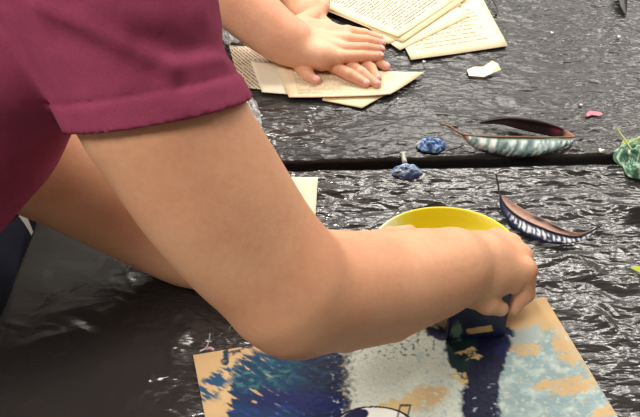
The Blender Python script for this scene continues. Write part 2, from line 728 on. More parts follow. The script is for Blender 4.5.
# right: pale blue-grey and white scraped over the board
pale = sstep(474, 482, wxp) * sstep(0, 9, wyp - (352 - (wxp - 500) * .52) + 6 * dry2)
lay(pale * sstep(-.75, -.3, dry), c(136, 158, 160), .45, .0002)
lay(pale * sstep(-.2, .6, fbm(bxp / 16, byp / 11, 48, 5)) * .8, c(186, 198, 192), .45, .0002)
lay(pale * sstep(.15, .5, dry2) * .5, c(200, 208, 200), .45, .0001)
lay(pale * sstep(.25, .6, fbm(bxp / 14, byp / 8, 45, 4)), c(140, 166, 178), .5, .0001)
for q in ((568, 345, 12, 20, -20), (575, 385, 24, 9, -14), (527, 350, 12, 5, -10), (548, 384, 14, 5, -10), (606, 412, 20, 6, -25), (590, 362, 8, 16, -30)):
    lay(blob(*q) * sstep(-.5, -.1, dry), c(194, 166, 124), .1)
lay(blob(517, 336, 26, 9, -8) * .8, c(146, 170, 172), .4)
# centre: thick white with dark specks
cen = sstep(338, 356, wxp) * (1 - sstep(466, 476, wxp))
lay(cen, c(188, 196, 184), .6, .0003)
lay(cen * sstep(-.5, .5, fbm(bxp / 2.6, byp / 2.2, 49, 3)) * .7, c(206, 210, 196), .6, .0003)
lay(cen * sstep(.38, .5, fbm(bxp / 3, byp / 2.4, 50, 2)) * .5, c(120, 132, 134), .5)
lay(cen * sstep(.1, .5, fbm(bxp / 8, byp / 7, 46, 5)) * sstep(380, 420, wxp), c(160, 182, 186), .5)
lay(cen * sstep(.15, .4, fbm(bxp / 4, byp / 3.4, 47, 3)) * sstep(450, 425, wxp) * .8 * sstep(365, 350, byp - 10 * dry), c(34, 52, 66), .5)
lay(blob(424, 398, 26, 14, -12) * sstep(-.5, -.2, dry), c(196, 170, 130), .1)
lay(blob(385, 409, 34, 7, -8) * sstep(-.5, -.2, dry), c(198, 172, 124), .1)
lay(blob(438, 334, 14, 6, 10), c(20, 26, 66), .7, .0002)
# left: navy, teal and green
lft = sstep(0, 1, (wxp - 233 - 12 * diag + (byp - 372) * .12) / 5) * (1 - sstep(340, 356, wxp + 9 * dry2))
lft = lft * sstep(-6, 4, byp - (366 - (bxp - 200) * .24) + 9 * diag)
lay(lft, c(9, 46, 76), .75, .0003)
lay(lft * sstep(-.2, .3, diag) * blob(268, 372, 60, 20, -12, .5), c(18, 68, 92), .7, .0002)
lay(lft * sstep(.05, .4, dry) * blob(255, 378, 40, 14, -12, .5), c(52, 104, 100), .6, .0002)
lay(lft * sstep(275, 325, wxp) * sstep(-.6, .2, dry), c(6, 9, 40), .8, .0002)
lay(lft * blob(295, 402, 56, 12, 4, .5), c(8, 22, 74), .8)
lay(lft * blob(255, 414, 45, 8, 0, .5) * sstep(-.1, .2, diag), c(22, 48, 112), .8)
for q in ((216, 384, 24, 8, -30), (222, 373, 18, 4, -35), (206, 397, 12, 6, 0)):
    lay(blob(*q, soft=.5) * sstep(-.3, .05, diag), c(28, 72, 104), .6, .0002)
lay(blob(226, 355, 4, 10, 30) * sstep(-.5, 0, dry), c(36, 58, 70), .5)
lay(blob(238, 350, 20, 2.2, -28) * sstep(-.3, .1, dry), c(40, 54, 74), .4)
lay(lft * sstep(.33, .5, diag) * sstep(300, 240, bxp), c(186, 154, 110), .2)
lay(lft * sstep(.3, .45, dry2) * sstep(322, 350, bxp), c(196, 204, 206), .6, .0003)
lay(lft * sstep(.62, .7, dry2) * .5, c(90, 124, 156), .6, .0001)
# the fresh stroke pulled by the scraper
cxs = 476 + (byp - 335) * .07
hw = 28 - 12 * sstep(352, 385, byp + 5 * dry2)
strip = (1 - sstep(0, 5, np.abs(wxp - cxs) - hw)) * sstep(322, 330, byp)
lay(strip, c(5, 8, 44), .8, .0005)
lay(strip * blob(462, 352, 15, 22, 0, .3), c(20, 44, 46), .85)
lay(strip * blob(456, 329, 7, 12, 20, .3) * sstep(-.3, .2, dry), c(108, 140, 122), .6)
for q in ((475, 359, 8, 3), (468, 352, 10, 3), (461, 380, 5, 6), (455, 374, 6, 3)):
    lay(blob(*q) * sstep(-.4, .1, dry), c(196, 170, 120), .3)
lay(blob(508, 331, 7, 4), c(26, 34, 80), .6)
lay(blob(501, 350, 8, 9, 40), c(14, 20, 70), .9)
lay(strip * sstep(.35, .55, dry) * sstep(375, 395, byp), c(150, 160, 180), .6)
# drawn shape at the lower edge: white with a black outline
def ell(cx, cy, rx, ry, ang=0):
    a = math.radians(ang)
    X = (bxp - cx) * math.cos(a) + (byp - cy) * math.sin(a)
    Y = -(bxp - cx) * math.sin(a) + (byp - cy) * math.cos(a)
    return np.sqrt((X / rx) ** 2 + (Y / ry) ** 2)
e = ell(374, 425, 38, 18)
lay(1 - sstep(.98, 1.02, e), c(222, 222, 216), .3)
lay((1 - sstep(.03, .055, np.abs(e - 1))), c(20, 20, 30), .4)
lay((1 - sstep(.9, 1.0, ell(355, 417, 15, 7, -20))), c(22, 24, 62), .5)
bxl = np.maximum(np.abs(bxp - 404 - (411 - byp) * .25) / 5, np.abs(byp - 412) / 6.5)
lay((1 - sstep(.12, .25, np.abs(bxl - 1))) * .9, c(40, 36, 44), .3)
hgt = hgt * (1 + .35 * dry2) + .0003 * wet * dry2 * sstep(318, 345, bxp) * sstep(448, 425, bxp)
CPz = CP.copy()
CPz[..., 2] += np.clip(hgt, 0, .0016)
V3, F3 = solid_grid(CPz, (0, 0, 1), 0.0042)
me = np_mesh(V3, F3)
rgba = np.ones((len(V3), 4))
rgba[:NU * NV, :3] = colr.reshape(-1, 3)
rgba[:NU * NV, 3] = wet.ravel()
rgba[NU * NV:] = (*lin((196, 165, 118)), 0)
set_attr(me, rgba)
board = link('painting_board', me, mat_attr('paint on board', (0.85, 0.42), 0.15, 320, .2))
recenter(board)
tag(board, 'tan board scraped with navy, teal and pale blue paint, under the scraper', 'painting')

# =================================================================== papers
def page(name, corners, z, label, mat, group=None, curl=0.0, n=14, thick=0.0007, rot=0, sag=0.0):
    """corners: four photo positions, ordered so that print runs from the first to the second"""
    q = [T(px, py, z) for px, py in corners]
    g = np.linspace(0, 1, n)
    uu, vv = np.meshgrid(g, g, indexing='ij')
    P = (q[0] * ((1 - uu) * (1 - vv))[..., None] + q[1] * (uu * (1 - vv))[..., None] + q[3] * ((1 - uu) * vv)[..., None] + q[2] * (uu * vv)[..., None])
    P[..., 2] += curl * (np.abs(uu - .5) * 2) ** 3 * (np.abs(vv - .5) * 2) ** 2
    P[..., 2] += 0.0004 * perlin(uu * 3, vv * 3, int(corners[0][0]) & 1023)
    nn = np.cross(q[1] - q[0], q[3] - q[0])
    V, Fq = solid_grid(P, (0, 0, 1), thick)
    if nn[2] < 0:
        Fq = Fq[:, ::-1]
    me = np_mesh(V, Fq)
    ul = me.uv_layers.new(name='UVMap')
    li = np.empty(len(me.loops), np.int32)
    me.loops.foreach_get('vertex_index', li)
    li = li % (n * n)
    ra = math.radians(rot)
    u0, v0 = uu.ravel()[li] - .5, .5 - vv.ravel()[li]
    uvs = np.stack([u0 * math.cos(ra) + v0 * math.sin(ra) + .5, -u0 * math.sin(ra) + v0 * math.cos(ra) + .5], 1)
    ul.data.foreach_set('uv', uvs.astype(np.float32).ravel())
    o = link(name, me, mat, smooth=False)
    recenter(o)
    return tag(o, label, 'page', group)


pg = [mat_page('page print %d' % i, rgb, ln, ink, mg, i * 1.7) for i, (rgb, ln, ink, mg) in enumerate([
    ((238, 224, 192), 30, .85, (.08, .98, .06, .94)),
    ((236, 220, 186), 26, .6, (.1, .9, .08, .92)),
    ((238, 222, 188), 26, .40, (.1, .95, .08, .9)),
    ((236, 216, 176), 28, .0, (.1, .95, .06, .9)),
    ((226, 208, 182), 13, .8, (-.1, 1.2, -.1, 1.1)),
    ((238, 218, 184), 22, .5, (.1, .9, .1, .9)),
    ((240, 230, 206), 18, .0, (.1, .9, .1, .9)),
])]
GR = 'loose book pages at the back'
page('book_page', [(411, 60), (508, 46), (461, -42), (372, -22)], .0052, 'cream book page with pale print, at the right of the back pile', pg[1], GR, .001)
page('book_page', [(400, 50), (470, 16), (400, -40), (322, -4)], .0068, 'cream book page edge between the right page and the top page of the back pile', pg[2], GR)
page('book_page', [(388, 44), (462, 4), (392, -48), (318, -14)], .0084, 'bare cream page peeking out below the top page of the back pile', pg[3], GR)
page('book_page', [(403, 42), (470, -4), (398, -52), (316, 6)], .0100, 'cream sheet directly beneath the printed top page of the back pile', pg[3], GR)
page('book_page', [(398, 38), (466, -8), (390, -60), (312, 2)], .0116, 'printed cream book page lying on top of the back pile', pg[0], GR, .002)
GL = 'loose book pages under the pressing hands'
page('book_page', [(322, 100), (362, 108), (404, 84), (340, 66)], .0048, 'torn cream page corner sticking out lowest below the pressing hands', pg[3], GL)
page('book_page', [(240, 87), (292, 93), (266, 46), (229, 46)], .0050, 'greyish printed page left of the pressing hands, half behind the maroon sleeve', pg[4], GL, .003, rot=48)
page('book_page', [(262, 92), (312, 96), (300, 66), (250, 60)], .0070, 'blank cream paper strip between the left printed page and the pressed page', pg[6], GL)
page('book_page', [(289, 98), (390, 95), (424, 73), (276, 66)], .0095, 'cream page pressed flat beneath the two stacked hands', pg[5], GL, .002)
page('paper_sheet', [(252, 222), (315, 221), (318, 177), (262, 177)], .0042, 'small blank cream paper half hidden behind the bare bent elbow', pg[6])


def poly_scrap(name, pts, z, thick, mat, label, cat, lift=None, group=None):
    import bmesh
    bm = bmesh.new()
    vs = [bm.verts.new(T(x, y, z + (lift[i] if lift else 0))) for i, (x, y) in enumerate(pts)]
    f = bm.faces.new(vs)
    bmesh.ops.triangulate(bm, faces=[f])
    bmesh.ops.subdivide_edges(bm, edges=bm.edges[:], cuts=2, use_grid_fill=True)
    bmesh.ops.recalc_face_normals(bm, faces=bm.faces)
    if sum(f.normal.z for f in bm.faces) < 0:
        bmesh.ops.reverse_faces(bm, faces=bm.faces[:])
    r = bmesh.ops.extrude_face_region(bm, geom=bm.faces[:])
    for w in r['geom']:
        if isinstance(w, bmesh.types.BMVert):
            w.co.z += thick
    bmesh.ops.recalc_face_normals(bm, faces=bm.faces)
    me = bpy.data.meshes.new('m')
    bm.to_mesh(me)
    bm.free()
    o = link(name, me, mat, smooth=False)
    recenter(o)
    return tag(o, label, cat, group)


cream = mat_plain('cream paper', (238, 228, 200), 0.8, .06, 40)
poly_scrap('paper_scrap', [(467, 70), (474, 67), (483, 67), (492, 61), (498, 64), (501, 70), (491, 74), (484, 77), (469, 76)], .003, .0007, cream,
           'curled torn scrap of cream paper alone behind the two long leaves', 'scrap', [0, .001, .004, .010, .009, .002, .004, 0, 0])
pink = mat_plain('pink paper', (226, 120, 140), 0.7, .1, 60)
poly_scrap('pink_scrap', [(586, 114), (590, 111), (598, 112), (603, 114), (600, 116), (592, 115), (587, 117)], .003, .0008, pink,
           'tiny pink paper scrap at the right above the leaves', 'scrap')
yg = mat_plain('yellow green leaf', (176, 190, 60), 0.5, .15, 60)
poly_scrap('leaf_fragment', [(630, 268), (637, 266), (648, 268), (650, 275), (640, 273)], .004, .0008, yg,
           'pointed yellow green leaf tip at the right edge near the board', 'leaf', [0, .002, .006, .004, 0])

# crumbs of white paint and paper
white = mat_plain('white crumb', (236, 234, 228), 0.6, .05, 80)


def crumb(px, py, rpx, label):
    P, r = C(px, py, 0.003, rpx)
    prim = [(P + np.array([r * .7 * math.cos(i * 2.1), r * .6 * math.sin(i * 2.1), r * .2]), P + np.array([-r * .4, r * .2 * i, r * .3]), r * .6, r * .4, r * .2) for i in range(3)]
    lo, hi = bounds(prim, .002)
    st = r / 4
    X, Y, Z = (np.arange(lo[i], hi[i], st) for i in range(3))
    o = link('paint_crumb', surface(field(prim, X, Y, Z), X, Y, Z), white)
    recenter(o)
    tag(o, label, 'crumb', 'white paint crumbs')


crumb(398, 99, 1.3, 'white crumb on black film just below the tip of the pressed page')
crumb(424, 62, 1.5, 'white crumb beside the lower corner of the back pile of pages')
crumb(601, 151, 2.6, 'largest white crumb, close to the green crumpled leaf')
crumb(581, 105, 1.4, 'white crumb just up and left of the pink scrap')
crumb(552, 33, 1.5, 'white crumb far back, right of the back pile')
crumb(619, 37, 1.6, 'white crumb far back near the right frame edge')


# =================================================================== leaves
def curve_pts(pts, n):
    """smooth curve through photo points (x, y, height), as n world points"""
    W = np.array([T(*p) for p in pts])
    t = np.linspace(0, len(W) - 1, n)
    i = np.clip(t.astype(int), 0, len(W) - 2)
    f = (t - i)[:, None]
    P0, P1, P2, P3 = W[np.maximum(i - 1, 0)], W[i], W[i + 1], W[np.minimum(i + 2, len(W) - 1)]
    return .5 * ((2 * P1) + (P2 - P0) * f + (2 * P0 - 5 * P1 + 4 * P2 - P3) * f ** 2 + (3 * P1 - P0 - 3 * P2 + P3) * f ** 3)


def blade(e0, e1, bulge, n=70, m=18):
    """leaf surface between two edge curves, bulging"""
    a, b = curve_pts(e0, n), curve_pts(e1, n)
    w = np.linspace(0, 1, m)[None, :, None]
    P = a[:, None] * (1 - w) + b[:, None] * w
    P = P + np.asarray(bulge) * (np.sin(np.pi * w) * np.sin(np.pi * np.linspace(0, 1, n))[:, None, None] ** .6)
    return P


def blade_obj(name, P, colf, mat, thick=.0009):
    n, m = P.shape[:2]
    tt, ww = np.meshgrid(np.linspace(0, 1, n), np.linspace(0, 1, m), indexing='ij')
    me = np_mesh(P.reshape(-1, 3), grid_faces(n, m))
    col = np.ones((n, m, 4))
    col[..., :3], col[..., 3] = colf(tt, ww)
    set_attr(me, col.reshape(-1, 4))
    o = link(name, me, mat)
    sm = o.modifiers.new('thick', 'SOLIDIFY')
    sm.thickness, sm.offset = thick, 0
    return o


def tube(name, P, r, mat, seg=8):
    P = np.asarray(P)
    n = len(P)
    rr = np.broadcast_to(np.asarray(r, float), (n,))
    tan = np.gradient(P, axis=0)
    tan /= np.linalg.norm(tan, axis=1)[:, None] + 1e-12
    ref = np.array([0.13, 0.2, 1.0])
    V = []
    for i in range(n):
        s1 = np.cross(tan[i], ref)
        s1 /= np.linalg.norm(s1) + 1e-9
        s2 = np.cross(s1, tan[i])
        for k in range(seg):
            a = 2 * math.pi * k / seg
            V.append(P[i] + rr[i] * (s1 * math.cos(a) + s2 * math.sin(a)))
    Fc = [(i * seg + k, i * seg + (k + 1) % seg, (i + 1) * seg + (k + 1) % seg, (i + 1) * seg + k) for i in range(n - 1) for k in range(seg)]
    Fc += [tuple(range(seg))[::-1], tuple(range((n - 1) * seg, n * seg))]
    return link(name, mesh(V, Fc), mat)


leaf_m = mat_attr('painted leaf', (0.6, 0.35), 0.25, 350)
brown = mat_plain('brown stalk', (134, 98, 70), 0.6, .15, 90)
darkst = mat_plain('dark stalk', (42, 28, 26), 0.55, .2, 90)


def mix(*layers):
    base = None
    for m_, col in layers:
        col = np.asarray(col)
        base = np.broadcast_to(col, m_.shape + (3,)).copy() if base is None else base * (1 - m_[..., None]) + col * m_[..., None]
    return base


# leaf with white strokes standing on its long edge
def col_a(t, w):
    st = fbm(t * 40, w * 1.2, 51, 4)
    st2 = fbm(t * 70, w * 1.5, 52, 3)
    base = mix((np.ones_like(t), c(196, 208, 206)), (sstep(-.1, .25, st), c(112, 142, 142)), (sstep(.05, .4, st2) * .9, c(52, 74, 82)),
               (sstep(.15, .5, -st) * .9, c(234, 238, 236)), (sstep(.66, .88, w + .25 * st2 - .25 * sstep(.4, .0, t)), c(22, 32, 52)),
               (1 - sstep(.05, .13, t), c(186, 140, 110)), (1 - sstep(.05, .14, w + .04 * st), c(86, 112, 92)))
    return base, .4 + 0 * t


root = empty('painted_leaf', T(520, 150))
tag(root, 'long dried leaf with white strokes over teal, standing along the dark gap', 'leaf', 'painted dried leaves')
LA = blade([(462, 134, .018), (480, 136, .021), (510, 137, .022), (545, 138, .021), (568, 139, .016), (574, 138, .008)],
           [(462, 135, .015), (474, 148, .0045), (500, 156, .0035), (535, 157, .0035), (562, 148, .0045), (575, 139, .006)], (0, -.009, .003))
child(blade_obj('leaf_blade', LA, col_a, leaf_m), root)
MR = curve_pts([(440, 124, .020), (449, 126, .021), (458, 132, .021), (466, 135, .019), (490, 136.5, .0225), (520, 137, .0235), (550, 137.5, .021), (575, 137, .009)], 50)
child(tube('stalk', MR, np.linspace(.0019, .0013, 50), brown), root)


# dark curled leaf behind it
def col_b(t, w):
    st = fbm(t * 20, w * 4, 54, 3)
    base = mix((np.ones_like(t), c(44, 28, 32)), (sstep(0, .5, st) * .6, c(70, 46, 46)), (sstep(.80, .88, t + .05 * st), c(196, 146, 126)),
               (np.exp(-((t - .72) / .06) ** 2 - ((w - .55) / .25) ** 2), c(170, 52, 84)))
    return base, .5 + 0 * t


root = empty('curled_leaf', T(530, 132))
tag(root, 'dark purple curled dry leaf with a brown tip, behind the white-stroked leaf', 'leaf', 'painted dried leaves')
LB = blade([(480, 122, .006), (505, 118.5, .016), (525, 120, .026), (545, 123, .026), (562, 129, .016), (575, 136, .006)],
           [(480, 124, .005), (500, 124.5, .006), (522, 130, .004), (545, 135, .004), (562, 139, .004), (573, 140, .004)], (0, .006, .008))
child(blade_obj('leaf_blade', LB, col_b, leaf_m), root)
child(tube('rolled_edge', curve_pts([(479, 122.5, .006), (505, 118.5, .017), (525, 119.5, .027), (540, 122, .027), (552, 125.5, .024), (563, 129.5, .017)], 40),
           np.array([.0012 + .0022 * math.sin(math.pi * i / 39) for i in range(40)]), darkst), root)


# navy leaf with white dashes
def col_low(t, w):
    st = fbm(t * 34, w * 1.2, 56, 3)
    dash = sstep(.05, .2, np.sin(t * 2 * math.pi * 25 + 2 * st)) * sstep(.12, .24, w + .12 * st) * (1 - sstep(.45, .62, w + .25 * st - .12 * t))
    base = mix((np.ones_like(t), c(30, 40, 78)), (sstep(0, .5, st) * .5, c(50, 60, 104)),
               (dash * sstep(.16, .3, t) * (1 - sstep(.93, .99, t)), c(226, 230, 236)), (1 - sstep(.04, .14, w + .03 * st), c(44, 30, 30)))
    return base, .4 + 0 * t


def col_up(t, w):
    st = fbm(t * 22, w * 3, 57, 3)
    hole = np.exp(-((t - .45) / .05) ** 2 - ((w - .8) / .16) ** 2) + np.exp(-((t - .62) / .07) ** 2 - ((w - .85) / .14) ** 2)
    base = mix((np.ones_like(t), c(178, 140, 124)), (sstep(-.1, .5, st), c(150, 112, 100)), (np.clip(hole * 1.4, 0, 1), c(44, 38, 50)),
               (sstep(.80, .94, t + .06 * st), c(60, 64, 92)), (sstep(.80, .92, t) * sstep(.1, .3, st), c(220, 224, 230)), (1 - sstep(.0, .1, w), c(60, 34, 30)))
    return base, .3 + 0 * t


mid = [(500, 195, .016), (507, 207, .013), (521, 218, .013), (540, 227, .014), (560, 234, .014), (580, 236, .017), (600, 226, .030)]
low = [(499.5, 197, .014), (502, 213, .005), (516, 229, .004), (538, 240, .004), (560, 244, .006), (582, 240, .013), (600, 227, .029)]
upp = [(501, 195, .016), (512, 202, .017), (527, 211, .017), (546, 220, .018), (564, 229, .018), (582, 233, .020), (600, 225.5, .030)]
root = empty('painted_leaf', T(548, 238))
tag(root, 'navy dried leaf with white dashes and brown upper half, right of the fist', 'leaf', 'painted dried leaves')
child(blade_obj('leaf_blade', blade(mid, low, (0, -.006, .001)), col_low, leaf_m), root)
child(blade_obj('leaf_half', blade(mid, upp, (0, .001, -.003)), col_up, leaf_m), root)
child(tube('stalk', curve_pts([(496, 174, .034), (498, 184, .026)] + [(x, y, z + .0012) for x, y, z in mid], 60), np.linspace(.0014, .0010, 60), darkst), root)


# crumpled round pieces
def crumple(name, px, py, rx, ry, hh, seed, colf, label, cat, n=46, rough=.5, mat=None, z=.002):
    """crumpled dome of painted leaf, rx and ry in photo pixels"""
    P0 = T(px, py, z)
    s = ((P0 - EYE) @ FW) / F
    aY = s / math.sin(math.atan2(H, P0[1]))
    th = np.linspace(0, 2 * math.pi, 64, endpoint=False)
    rr = np.linspace(0.0, 1, n)
    R_, TH = np.meshgrid(rr, th, indexing='ij')
    X, Y = R_ * np.cos(TH), R_ * np.sin(TH)
    w = 1 + .16 * perlin(np.cos(TH) * 2.2 + 5, np.sin(TH) * 2.2, seed)
    cr = (ridged(X * 1.7 + 3, Y * 1.7, seed) - .5) * .35 + (ridged(X * 4, Y * 4, seed + 1) - .5) * .18
    zz = hh * np.clip((1 - R_ ** 2.4) * (.72 + cr), 0, None)
    P = np.stack([P0[0] + X * w * rx * s, P0[1] + Y * w * ry * aY, P0[2] + zz + .0003], -1)
    m = 64
    i = np.arange((n - 1) * m)
    a, k = i // m, i % m
    Fq = np.stack([a * m + k, (a + 1) * m + k, (a + 1) * m + (k + 1) % m, a * m + (k + 1) % m], 1)
    me = np_mesh(P.reshape(-1, 3), Fq)
    col = np.ones((n, m, 4))
    col[..., :3], col[..., 3] = colf(X, Y, cr)
    set_attr(me, col.reshape(-1, 4))
    o = link(name, me, mat or leaf_m)
    sm = o.modifiers.new('thick', 'SOLIDIFY')
    sm.thickness, sm.offset = .0008, 1
    recenter(o)
    return tag(o, label, cat)


crumple('painted_petal', 431, 146, 14, 7, .015, 61, lambda X, Y, k: (mix((np.ones_like(X), c(44, 92, 172)), (sstep(-.2, .2, perlin(X * 3, Y * 3, 62)), c(150, 190, 236)),
        (sstep(.1, .3, perlin(X * 5, Y * 5, 64)) * .9, c(30, 56, 120)), (sstep(.5, .9, -X) * sstep(-.2, .2, Y), c(224, 232, 238))), .6 + 0 * X),
        'crumpled bright blue painted petal beyond the gap, left of the white-stroked leaf', 'petal')
crumple('painted_shell', 407, 172.5, 15, 7, .014, 71, lambda X, Y, k: (mix((np.ones_like(X), c(104, 136, 182)), (sstep(-.05, .2, perlin(X * 1.6 + Y * 2, Y * 5 - X * 2, 72)), c(196, 212, 232)),
        (sstep(.1, .3, perlin(X * 2 + 4, Y * 6 + X * 2, 73)), c(48, 66, 112)), (sstep(.45, .9, -Y + X * .4), c(44, 58, 100))), .6 + 0 * X),
        'pale blue shell-like painted piece on the near side of the dark gap', 'petal')


def col_green(X, Y, k):
    v1 = ridged(X * 3 + Y, Y * 2 - X * 1.5, 81)
    v2 = ridged(X * 6, Y * 5 + X * 3, 82)
    return mix((np.ones_like(X), c(44, 92, 66)), (sstep(-.1, .7, X + Y * 1.3), c(172, 190, 64)), (sstep(.78, .95, v1), c(196, 216, 186)), (sstep(.86, .97, v2) * .8, c(150, 198, 172)),
               (sstep(.3, .0, v2), c(34, 66, 56)), (np.exp(-((X + .2) / .12) ** 2 - ((Y - .5) / .3) ** 2) * .9, c(36, 44, 24))), .45 + 0 * X


o = crumple('green_leaf', 645, 161, 29, 22, .036, 80, col_green, 'crumpled green and yellow leaf at the right edge, end of the dark gap', 'leaf', 60)
st = tube('stalk', curve_pts([(632, 150, .034), (625, 140, .030), (620, 133, .027), (617, 128, .028)], 20), .0013, mat_plain('green stalk', (150, 160, 90), .6))
child(st, o)

silver = mat_plain('grey bead', (170, 172, 166), 0.3, .2, 60)
P, r = C(404, 159, .005, 2.6)
prim = [(P + np.array([0, -.006, 0]), P + np.array([0, .010, 0]), r, r * .9, 0), (P + np.array([-.003, .012, 0.001]), P + np.array([.004, .014, 0]), r * .7, r * .6, .002)]
lo, hi = bounds(prim, .003)
X, Y, Z = (np.arange(lo[i], hi[i], .0008) for i in range(3))
tag(recenter(link('tape_scrap', surface(field(prim, X, Y, Z), X, Y, Z), silver)), 'small grey scrap bridging the gap above the pale blue shell', 'scrap')
tw = tube('twig', curve_pts([(446, 151, .004), (452, 149, .006), (458, 148, .005), (463, 145, .007)], 16), .0012, darkst)
tag(recenter(tw), 'short dark twig bit between the blue petal and the white-stroked leaf', 'twig')
tw = tube('twig', curve_pts([(384, 155, .004), (392, 153.5, .006), (398, 152, .005), (404, 153, .006)], 16), .0011, darkst)
tag(recenter(tw), 'short dark twig bit left of the blue petal beside the gap', 'twig')
tw = tube('twig', curve_pts([(489, -10, .012), (493, 0, .012), (497, 8, .008), (496, 15, .004)], 24), .0022, darkst)
tag(recenter(tw), 'dark brown stem end at the top edge, right of the back pages', 'stem')
LD = blade([(616, -14, .02), (618, -4, .016), (620, 6, .010), (625, 15, .004)], [(628, -14, .012), (627, -4, .008), (627, 6, .005), (626, 15, .004)], (0, 0, .006), 30, 10)
o = recenter(blade_obj('dark_leaf', LD, lambda t, w: (mix((np.ones_like(t), c(26, 24, 28))), .4 + 0 * t), leaf_m))
tag(o, 'black pointed leaf tip at the top right edge of the photo', 'leaf')

# crumpled clear film beside the sleeve
def wrap(pts, label, seed):
    P = blade(pts[0], pts[1], (0, 0, .004), 60, 24)
    tt, ww = np.meshgrid(np.linspace(0, 1, 60), np.linspace(0, 1, 24), indexing='ij')
    P[..., 2] += .010 * (ridged(tt * 7, ww * 3, seed) - .3) + .005 * (ridged(tt * 17, ww * 8, seed + 1) - .5)
    P[..., 2] = np.maximum(P[..., 2], TZ + .003)
    t = NT('clear film')
    t.set(Base_Color=lin((186, 186, 188)), Roughness=.15, Specular_IOR_Level=.9)
    t.b.inputs['Transmission Weight'].default_value = .15
    t.b.inputs['Alpha'].default_value = .88
    t.bump(t.noise(t.coords(), 200, 3), .5, .002)
    o = link('plastic_wrap', np_mesh(P.reshape(-1, 3), grid_faces(60, 24)), t.m)
    recenter(o)
    return tag(o, label, 'wrap', 'crumpled clear film')


wrap(([(222, 96, .004), (236, 98, .012), (246, 112, .012), (250, 130, .005), (254, 150, .004)], [(240, 88, .006), (250, 96, .014), (259, 110, .010), (262, 126, .008), (264, 142, .004)]),
     'crumpled clear plastic film just beside the maroon sleeve hem', 90)
wrap(([(208, 10, .004), (214, 22, .012), (220, 36, .012), (226, 46, .006)], [(222, 4, .006), (232, 18, .014), (240, 32, .012), (248, 44, .006)]),
     'crumpled pale film added for highlights of the black sheet, at the top between sleeve and bare forearm', 95)  # pale piece added where the black sheet itself would gleam

# thread by the board corner
thread_m = mat_plain('white thread', (206, 200, 204), .7)
o = tube('thread', curve_pts([(200, 351, .004), (206, 348, .008), (209, 341, .020), (210, 334, .030)], 24), np.linspace(.0010, .0006, 24), thread_m)
recenter(o)
tag(o, 'small white thread end standing up at the left corner of the board', 'thread')
b_ = tube('knot', curve_pts([(206, 349, .006), (210, 348, .006), (214, 350, .004)], 12), .0018, mat_plain('pink knot', (200, 150, 160), .6))
child(b_, o)

# yellow dish
ycol = NT('yellow plastic')
tv = ycol.coords()
ysep = ycol.n('ShaderNodeSeparateXYZ')
ycol.l(tv, ysep.inputs[0])
# pale dried paint at the left end
ypos = ycol.math('ADD', ycol.math('MULTIPLY_ADD', ysep.outputs[0], 6.0, .80), ycol.math('MULTIPLY', ycol.noise(tv, 30), .35))
ycol.l(ycol.ramp(ypos, [(.52, lin((226, 232, 190))), (.68, lin((214, 214, 60))), (.82, lin((222, 206, 10))), (.97, lin((226, 210, 12)))]), ycol.b.inputs['Base Color'])
ycol.set(Roughness=.35)


def dish():
    cx, cy = 442, 264
    P0 = T(cx, cy, .003)
    a0 = T(cx + 72, cy - 4, .003) - P0
    b0 = T(cx, cy - 43, .003) - P0
    a = np.linalg.norm(a0)
    b = np.linalg.norm(b0)
    m = 96
    # profile outside then inside: (radius, height)
    prof = [(0, 0), (.66, 0), (.72, .001), (.82, .010), (.92, .020), (1.0, .027), (1.012, .0285), (1.0, .0295), (.97, .0275), (.88, .0185), (.78, .0085), (.70, .003), (.62, .002), (.3, .002), (0, .002)]
    V, Fc = [], []
    ax, ay = a0 / a, np.array([-a0[1], a0[0], 0]) / a
    for (r, z) in prof:
        for k in range(m):
            t = 2 * math.pi * k / m
            sq = 1.0
            V.append(P0 + ax * a * r * math.cos(t) + ay * b * r * math.sin(t) + np.array([0, 0, z]))
    for i in range(len(prof) - 1):
        for k in range(m):
            Fc.append((i * m + k, i * m + (k + 1) % m, (i + 1) * m + (k + 1) % m, (i + 1) * m + k))
    return mesh(V, Fc)


o = link('paint_dish', dish(), ycol.m)
recenter(o)
tag(o, 'shallow oval bright yellow dish held behind the bare forearm', 'dish')

# cardboard scraper in the fist
SB0, SB1 = T(446, 340, .0062), T(504, 336, .0062)
sdir = (SB1 - SB0) / np.linalg.norm(SB1 - SB0)
snrm = np.array([-sdir[1], sdir[0], 0])
NS = 60
uu, vv = np.meshgrid(np.linspace(0, 1, NS), np.linspace(0, 1, NS), indexing='ij')
lean = np.array([0, 0, 1.0]) * .97 + snrm * .25
SP = SB0 + (SB1 - SB0) * uu[..., None] + lean * (.066 * vv)[..., None]
n_up = -np.cross(sdir, lean)
V3, F3 = solid_grid(SP, -snrm, .0035)
# front faces the camera
cs = mix((np.ones_like(uu), c(14, 18, 58)), (sstep(.0, .3, fbm(uu * 4, vv * 5, 91)) * .5, c(20, 28, 84)),
         ((1 - sstep(.85, 1.1, np.maximum(np.abs(uu - .56 + (vv - .2) * .5) / .22, np.abs(vv - .19 - (uu - .5) * .12) / .075) + .3 * fbm(uu * 9, vv * 9, 92))), c(196, 162, 104)),
         ((1 - sstep(.6, 1.1, np.sqrt(((uu - .17) / .10) ** 2 + ((vv - .2) / .25) ** 2) + .5 * fbm(uu * 9, vv * 6, 93))), c(96, 130, 116)),
         (1 - sstep(.01, .03, uu), c(30, 38, 50)))
me = np_mesh(V3, F3)
rg = np.ones((len(V3), 4))
rg[:, :3] = c(18, 22, 60)
rg[:NS * NS, :3] = cs.reshape(-1, 3)
rg[:, 3] = .7
set_attr(me, rg)
o = link('paint_scraper', me, mat_attr('paint on scraper', (.7, .25), .3, 300), smooth=False)
recenter(o)
tag(o, 'navy paint-covered cardboard scraper gripped in the fist on the board', 'scraper')

